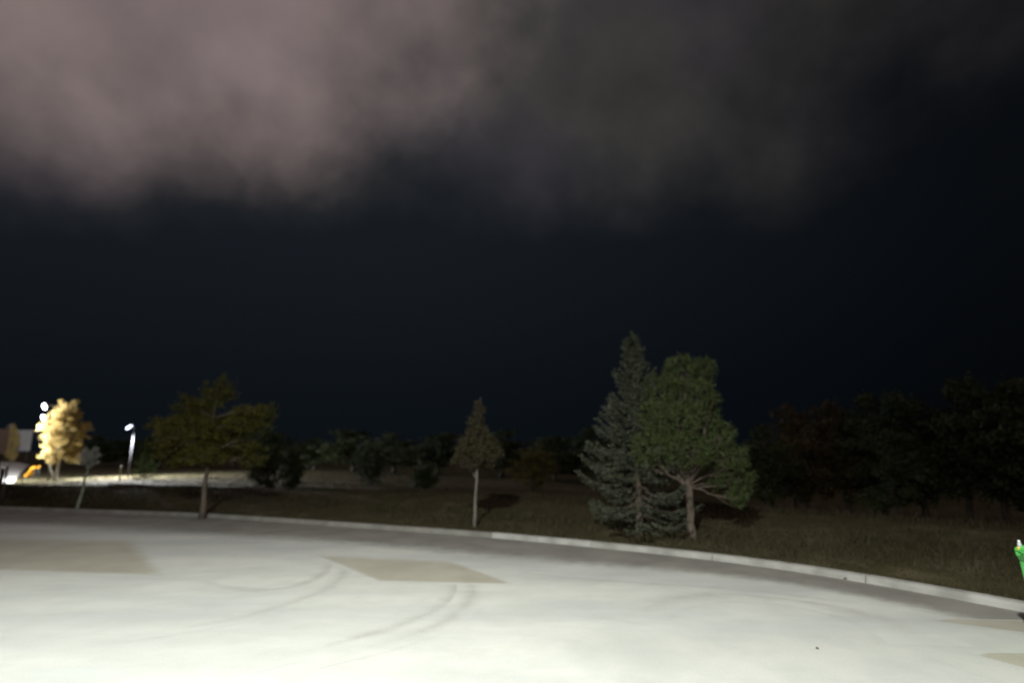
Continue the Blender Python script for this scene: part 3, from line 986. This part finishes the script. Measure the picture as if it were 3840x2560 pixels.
# single lamp further right
YL = 45
base = on_ground(480, 1790, YL)
hh = P(512, 1603, YL).z - base.z
t = empty('lamp_post', base)
MB().tube([(0, 0, -.2), (0, 0, hh)], [.06, .04], 10).build('pole', M['blackpole'], t, True)
MB().tube([(0, 0, hh - .05), (.10, -.3, hh + .05), (.18, -.7, hh + .10)], .035, 8).build('arm', M['pole'], t, True)
rot = Matrix.Rotation(R(-38), 3, 'Y') @ Matrix.Rotation(R(20), 3, 'X')
hd = MB().box((.12, -.8, hh + .05), (.46, .28, .10), .04, rot).build('lamp_head', M['lamphead'], t)
MB().box(Vector((.12, -.8, hh + .05)) + rot @ Vector((0, -.02, -.062)), (.41, .24, .02), 0, rot).build('lens', M['lens2'], hd)
MB().box(Vector((.12, -.8, hh + .05)) + rot @ Vector((0, -.146, 0)), (.38, .02, .06), 0, rot).build('lens', M['lens2'], hd)
spot('lamp_light', (.10, -1.1, hh - .1), (2.1, -.9, 0), FIELD_LAMP_W, 147, .3, (.92, .95, 1), t)
tag(t, 'single lit lamp post with bluish white slanted head beyond the field', 'lamp post')

# raised grey board on two posts
YB = 62
a, b_ = P(30, 1612, YB), P(112, 1690, YB)
base = on_ground(72, 1738, YB)
t = empty('notice_board', base)
cx = (a.x + b_.x) / 2 - base.x; w = b_.x - a.x; hz = a.z - b_.z; zc = (a.z + b_.z) / 2 - base.z
for q in range(4):
    MB().box((cx + (q - 1.5) * w / 4, 0, zc), (w / 4 - .02, .06, hz), .012).build('panel', M['board'], t)
for sx in (-.38, .38):
    MB().box((cx + sx * w, .09, (zc + hz / 2) / 2 - .1), (.10, .10, zc + hz / 2 + .2), .01).build('post', M['darkpole'], t)
tag(t, 'raised grey panelled board on dark posts beyond the path', 'board')

# tan sign plate with gooseneck lamp at the frame's edge
YB = 30
base = on_ground(-24, 1830, YB)
t = empty('sign_post', base)
pz = P(0, 1655, YB)
top = P(0, 1608, YB).z - base.z; bot = P(0, 1700, YB).z - base.z
MB().tube([(0, 0, -.2), (.12, 0, top + .05)], .05, 10).build('post', M['darkpole'], t, True)
MB().box((-.02, -.09, (top + bot) / 2), (.85, .04, top - bot), .012).build('sign_plate', M['tanboard'], t)
pts = [(.10, 0, top), (.2, 0, top + .18), (.36, -.05, top + .24), (.46, -.12, top + .16)]
gl = MB().tube(pts, .025, 8).build('gooseneck_arm', M['white'], t, True)
MB().lathe([(.03, .08), (.06, .05), (.10, -.03), (.09, -.03)], (.46, -.12, top + .10), 12).build('lamp_shade', M['white'], gl, True)
tag(t, 'tan sign plate with curved arm on dark post at left edge', 'sign')

# thin dark post with rounded top near the kerb
Yk = G(8, 1885, .2).y + .4
base = on_ground(6, 1885, Yk)
ht = P(36, 1738, Yk).z - base.z
t = empty('thin_post', base)
MB().tube([(0, 0, -.15), (0, 0, ht - .08)], .035, 10).build('post', M['darkpole'], t, True)
MB().lathe([(.036, 0), (.055, .03), (.055, .08), (.03, .11), (.008, .12)], (0, 0, ht - .09), 12).build('cap', M['white'], t, True)
tag(t, 'thin dark post with pale rounded cap near the left edge', 'post')

# short dark bollard with white cap at the very edge
base = on_ground(4, 1800, 33)
ht = P(4, 1752, 33).z - base.z
t = empty('bollard', base)
MB().lathe([(.11, -.1), (.11, ht - .1)], (0, 0, 0), 14).build('shaft', M['darkpole'], t, True)
MB().lathe([(.12, 0), (.125, .05), (.09, .09), (.02, .11)], (0, 0, ht - .1), 14).build('cap', M['white'], t, True)
tag(t, 'short black bollard with white cap beside the path', 'bollard')

# orange curved slide
base = on_ground(120, 1772, 43)
t = empty('slide', base); t.scale = (.8, .8, .8)
k_ = pscale(43)
prof_ = [(-.42, .12), (-.30, .16), (-.18, .30), (-.06, .52), (.08, .74), (.24, .88), (.42, .95)]
vs, fs = [], []
for (x, z) in prof_:
    for (yy, dzz) in ((-.30, .16), (-.27, .16), (-.25, .02), (.25, .02), (.27, .16), (.30, .16), (.30, -.06), (-.30, -.06)):
        vs.append((x, yy, z + dzz))
for i in range(len(prof_) - 1):
    for j in range(8):
        fs.append((i * 8 + j, i * 8 + (j + 1) % 8, (i + 1) * 8 + (j + 1) % 8, (i + 1) * 8 + j))
fs += [tuple(range(8)), tuple(range((len(prof_) - 1) * 8 + 7, (len(prof_) - 1) * 8 - 1, -1))]
mesh_obj('chute', vs, fs, M['orange'], t)
for yy in (-.24, .24):
    MB().tube([(.40, yy, .9), (.52, yy, -.1)], .03, 8).build('leg', M['darkpole'], t, True)
    MB().tube([(-.40, yy, .1), (-.40, yy, -.1)], .03, 8).build('leg', M['darkpole'], t, True)
tag(t, 'small orange curved slide on the lit lawn beside the path', 'slide')

# stake and marker post
base = on_ground(82, 1800, 36)
t = MB().tube([(0, 0, -.1), (.03, 0, .45), (.08, 0, .85)], [.03, .03, .022], 7).build('stake', M['stake'], None, True); t.location = base
tag(t, 'thin brown stake in the lit lawn left of the yellow tree', 'stake')
base = on_ground(448, 1795, 40)
t = empty('marker_post', base)
MB().box((0, 0, .40), (.11, .05, 1.0), .012).build('shaft', M['bark_pale'], t)
MB().box((0, 0, .93), (.12, .06, .05), .01).build('cap', M['white'], t)
tag(t, 'short pale marker post in the lit strip below the single lamp', 'post')

# ------------------------------------------------------------------ green wheeled bin at the right edge
YB = 5.75
c0 = P(3806, 2052, YB)
bx = P(3810, 2052, YB + .27).x + .29
t = empty('wheeled_bin', (bx, YB, .004), R(-90))
HB = c0.z - .03


def loft(rings, mat, name, parent, caps=(True, True), smooth=True):
    vs, fs = [], []
    n_ = len(rings[0])
    for r in rings: vs += r
    for i in range(len(rings) - 1):
        for j in range(n_):
            fs.append((i * n_ + j, i * n_ + (j + 1) % n_, (i + 1) * n_ + (j + 1) % n_, (i + 1) * n_ + j))
    if caps[0]: fs.append(tuple(range(n_ - 1, -1, -1)))
    if caps[1]: fs.append(tuple((len(rings) - 1) * n_ + j for j in range(n_)))
    return mesh_obj(name, vs, fs, mat, parent, smooth)


def rr(hx, hy, z, r=.05, cy=0):
    out = []
    for (sx, sy, a0) in ((1, 1, 0), (-1, 1, 90), (-1, -1, 180), (1, -1, 270)):
        for q in range(5):
            a = R(a0 + 22.5 * q)
            out.append((sx * (hx - r) + r * math.cos(a), cy + sy * (hy - r) + r * math.sin(a), z))
    return out


loft([rr(.21, .265, .05), rr(.225, .285, .09), rr(.26, .315, HB * .86), rr(.268, .325, HB * .9), rr(.272, .332, HB * .905), rr(.272, .332, HB * .95)],
     M['bin'], 'body', t)
lid = loft([rr(.273, .334, HB * .953), rr(.276, .336, HB * .965), rr(.268, .33, HB * .99), rr(.24, .30, HB * 1.015), rr(.12, .16, HB * 1.025)], M['bin'], 'lid', t)
MB().tube([(-.12, -.352, HB * .97), (-.11, -.40, HB * .965), (.11, -.40, HB * .965), (.12, -.352, HB * .97)], .014, 8).build('lid_grip', M['bin'], lid, True)
MB().tube([(-.24, .35, HB * .95), (-.24, .42, HB * .97), (.24, .42, HB * .97), (.24, .35, HB * .95)], .016, 8).build('handle', M['bin'], t, True)
for sx in (-1, 1):
    hp = MB().lathe([(.012, -.03), (.02, -.02), (.02, .012), (.013, .03), (.015, .045), (.005, .052)], (sx * .20, -.31, HB * 1.02), 10).build('hinge_cap', M['lamphead'], t, True)
    MB().lathe([(.015, -.014), (.019, -.008), (.019, .008), (.015, .014)], (sx * .20, -.318, HB * .985), 10).build('reflector', M['orange'], hp, True)
    wh = MB(); wh.lathe([(.04, -.025), (.095, -.025), (.10, -.015), (.10, .015), (.095, .025), (.04, .025)], (0, 0, 0), 18)
    q = Matrix.Rotation(R(90), 3, 'Y'); wh.v = [q @ w + Vector((sx * .15, .27, .10)) for w in wh.v]
    wh.build('wheel', M['black'], t, True)
MB().tube([(-.15, .27, .10), (.15, .27, .10)], .012, 8).build('axle', M['pole'], t, True)
# pale label on the side facing the lot
MB().box((-.12, -.326, HB * .90), (.045, .012, .05), 0, Matrix.Rotation(R(-20), 3, 'Y')).build('sticker', M['white'], t)
tag(t, 'bright green wheeled bin cut off by the right edge', 'bin')

# ------------------------------------------------------------------ the lamp post that lights the lot (behind the viewer)
lx, ly, lz = LOT_LAMP_POS
t = empty('lot_lamp_post', (lx, ly - 1.2, 0))
MB().tube([(0, 0, 0), (0, 0, lz + .1)], [.09, .06], 12).build('pole', M['pole'], t, True)
MB().lathe([(.22, 0), (.22, .3), (.16, .36)], (0, 0, 0), 16).build('footing', M['kerb'], t)
MB().tube([(0, 0, lz), (0, .5, lz + .12), (0, .95, lz + .14)], .035, 8).build('arm', M['pole'], t, True)
hd = MB().box((0, 1.2, lz + .12), (.34, .62, .10), .04).build('lamp_head', M['lamphead'], t)
MB().box((0, 1.2, lz + .062), (.28, .52, .012)).build('lens', M['lens'], hd)
spot('lot_lamp_light', (0, 1.2, lz), (0.3, 5.4, 0), LOT_LAMP_W, 123, 1.0, (0.965, 1.0, .905), t, .18)
tag(t, 'tall grey lamp post with flat lit head over the concrete lot', 'lamp post')
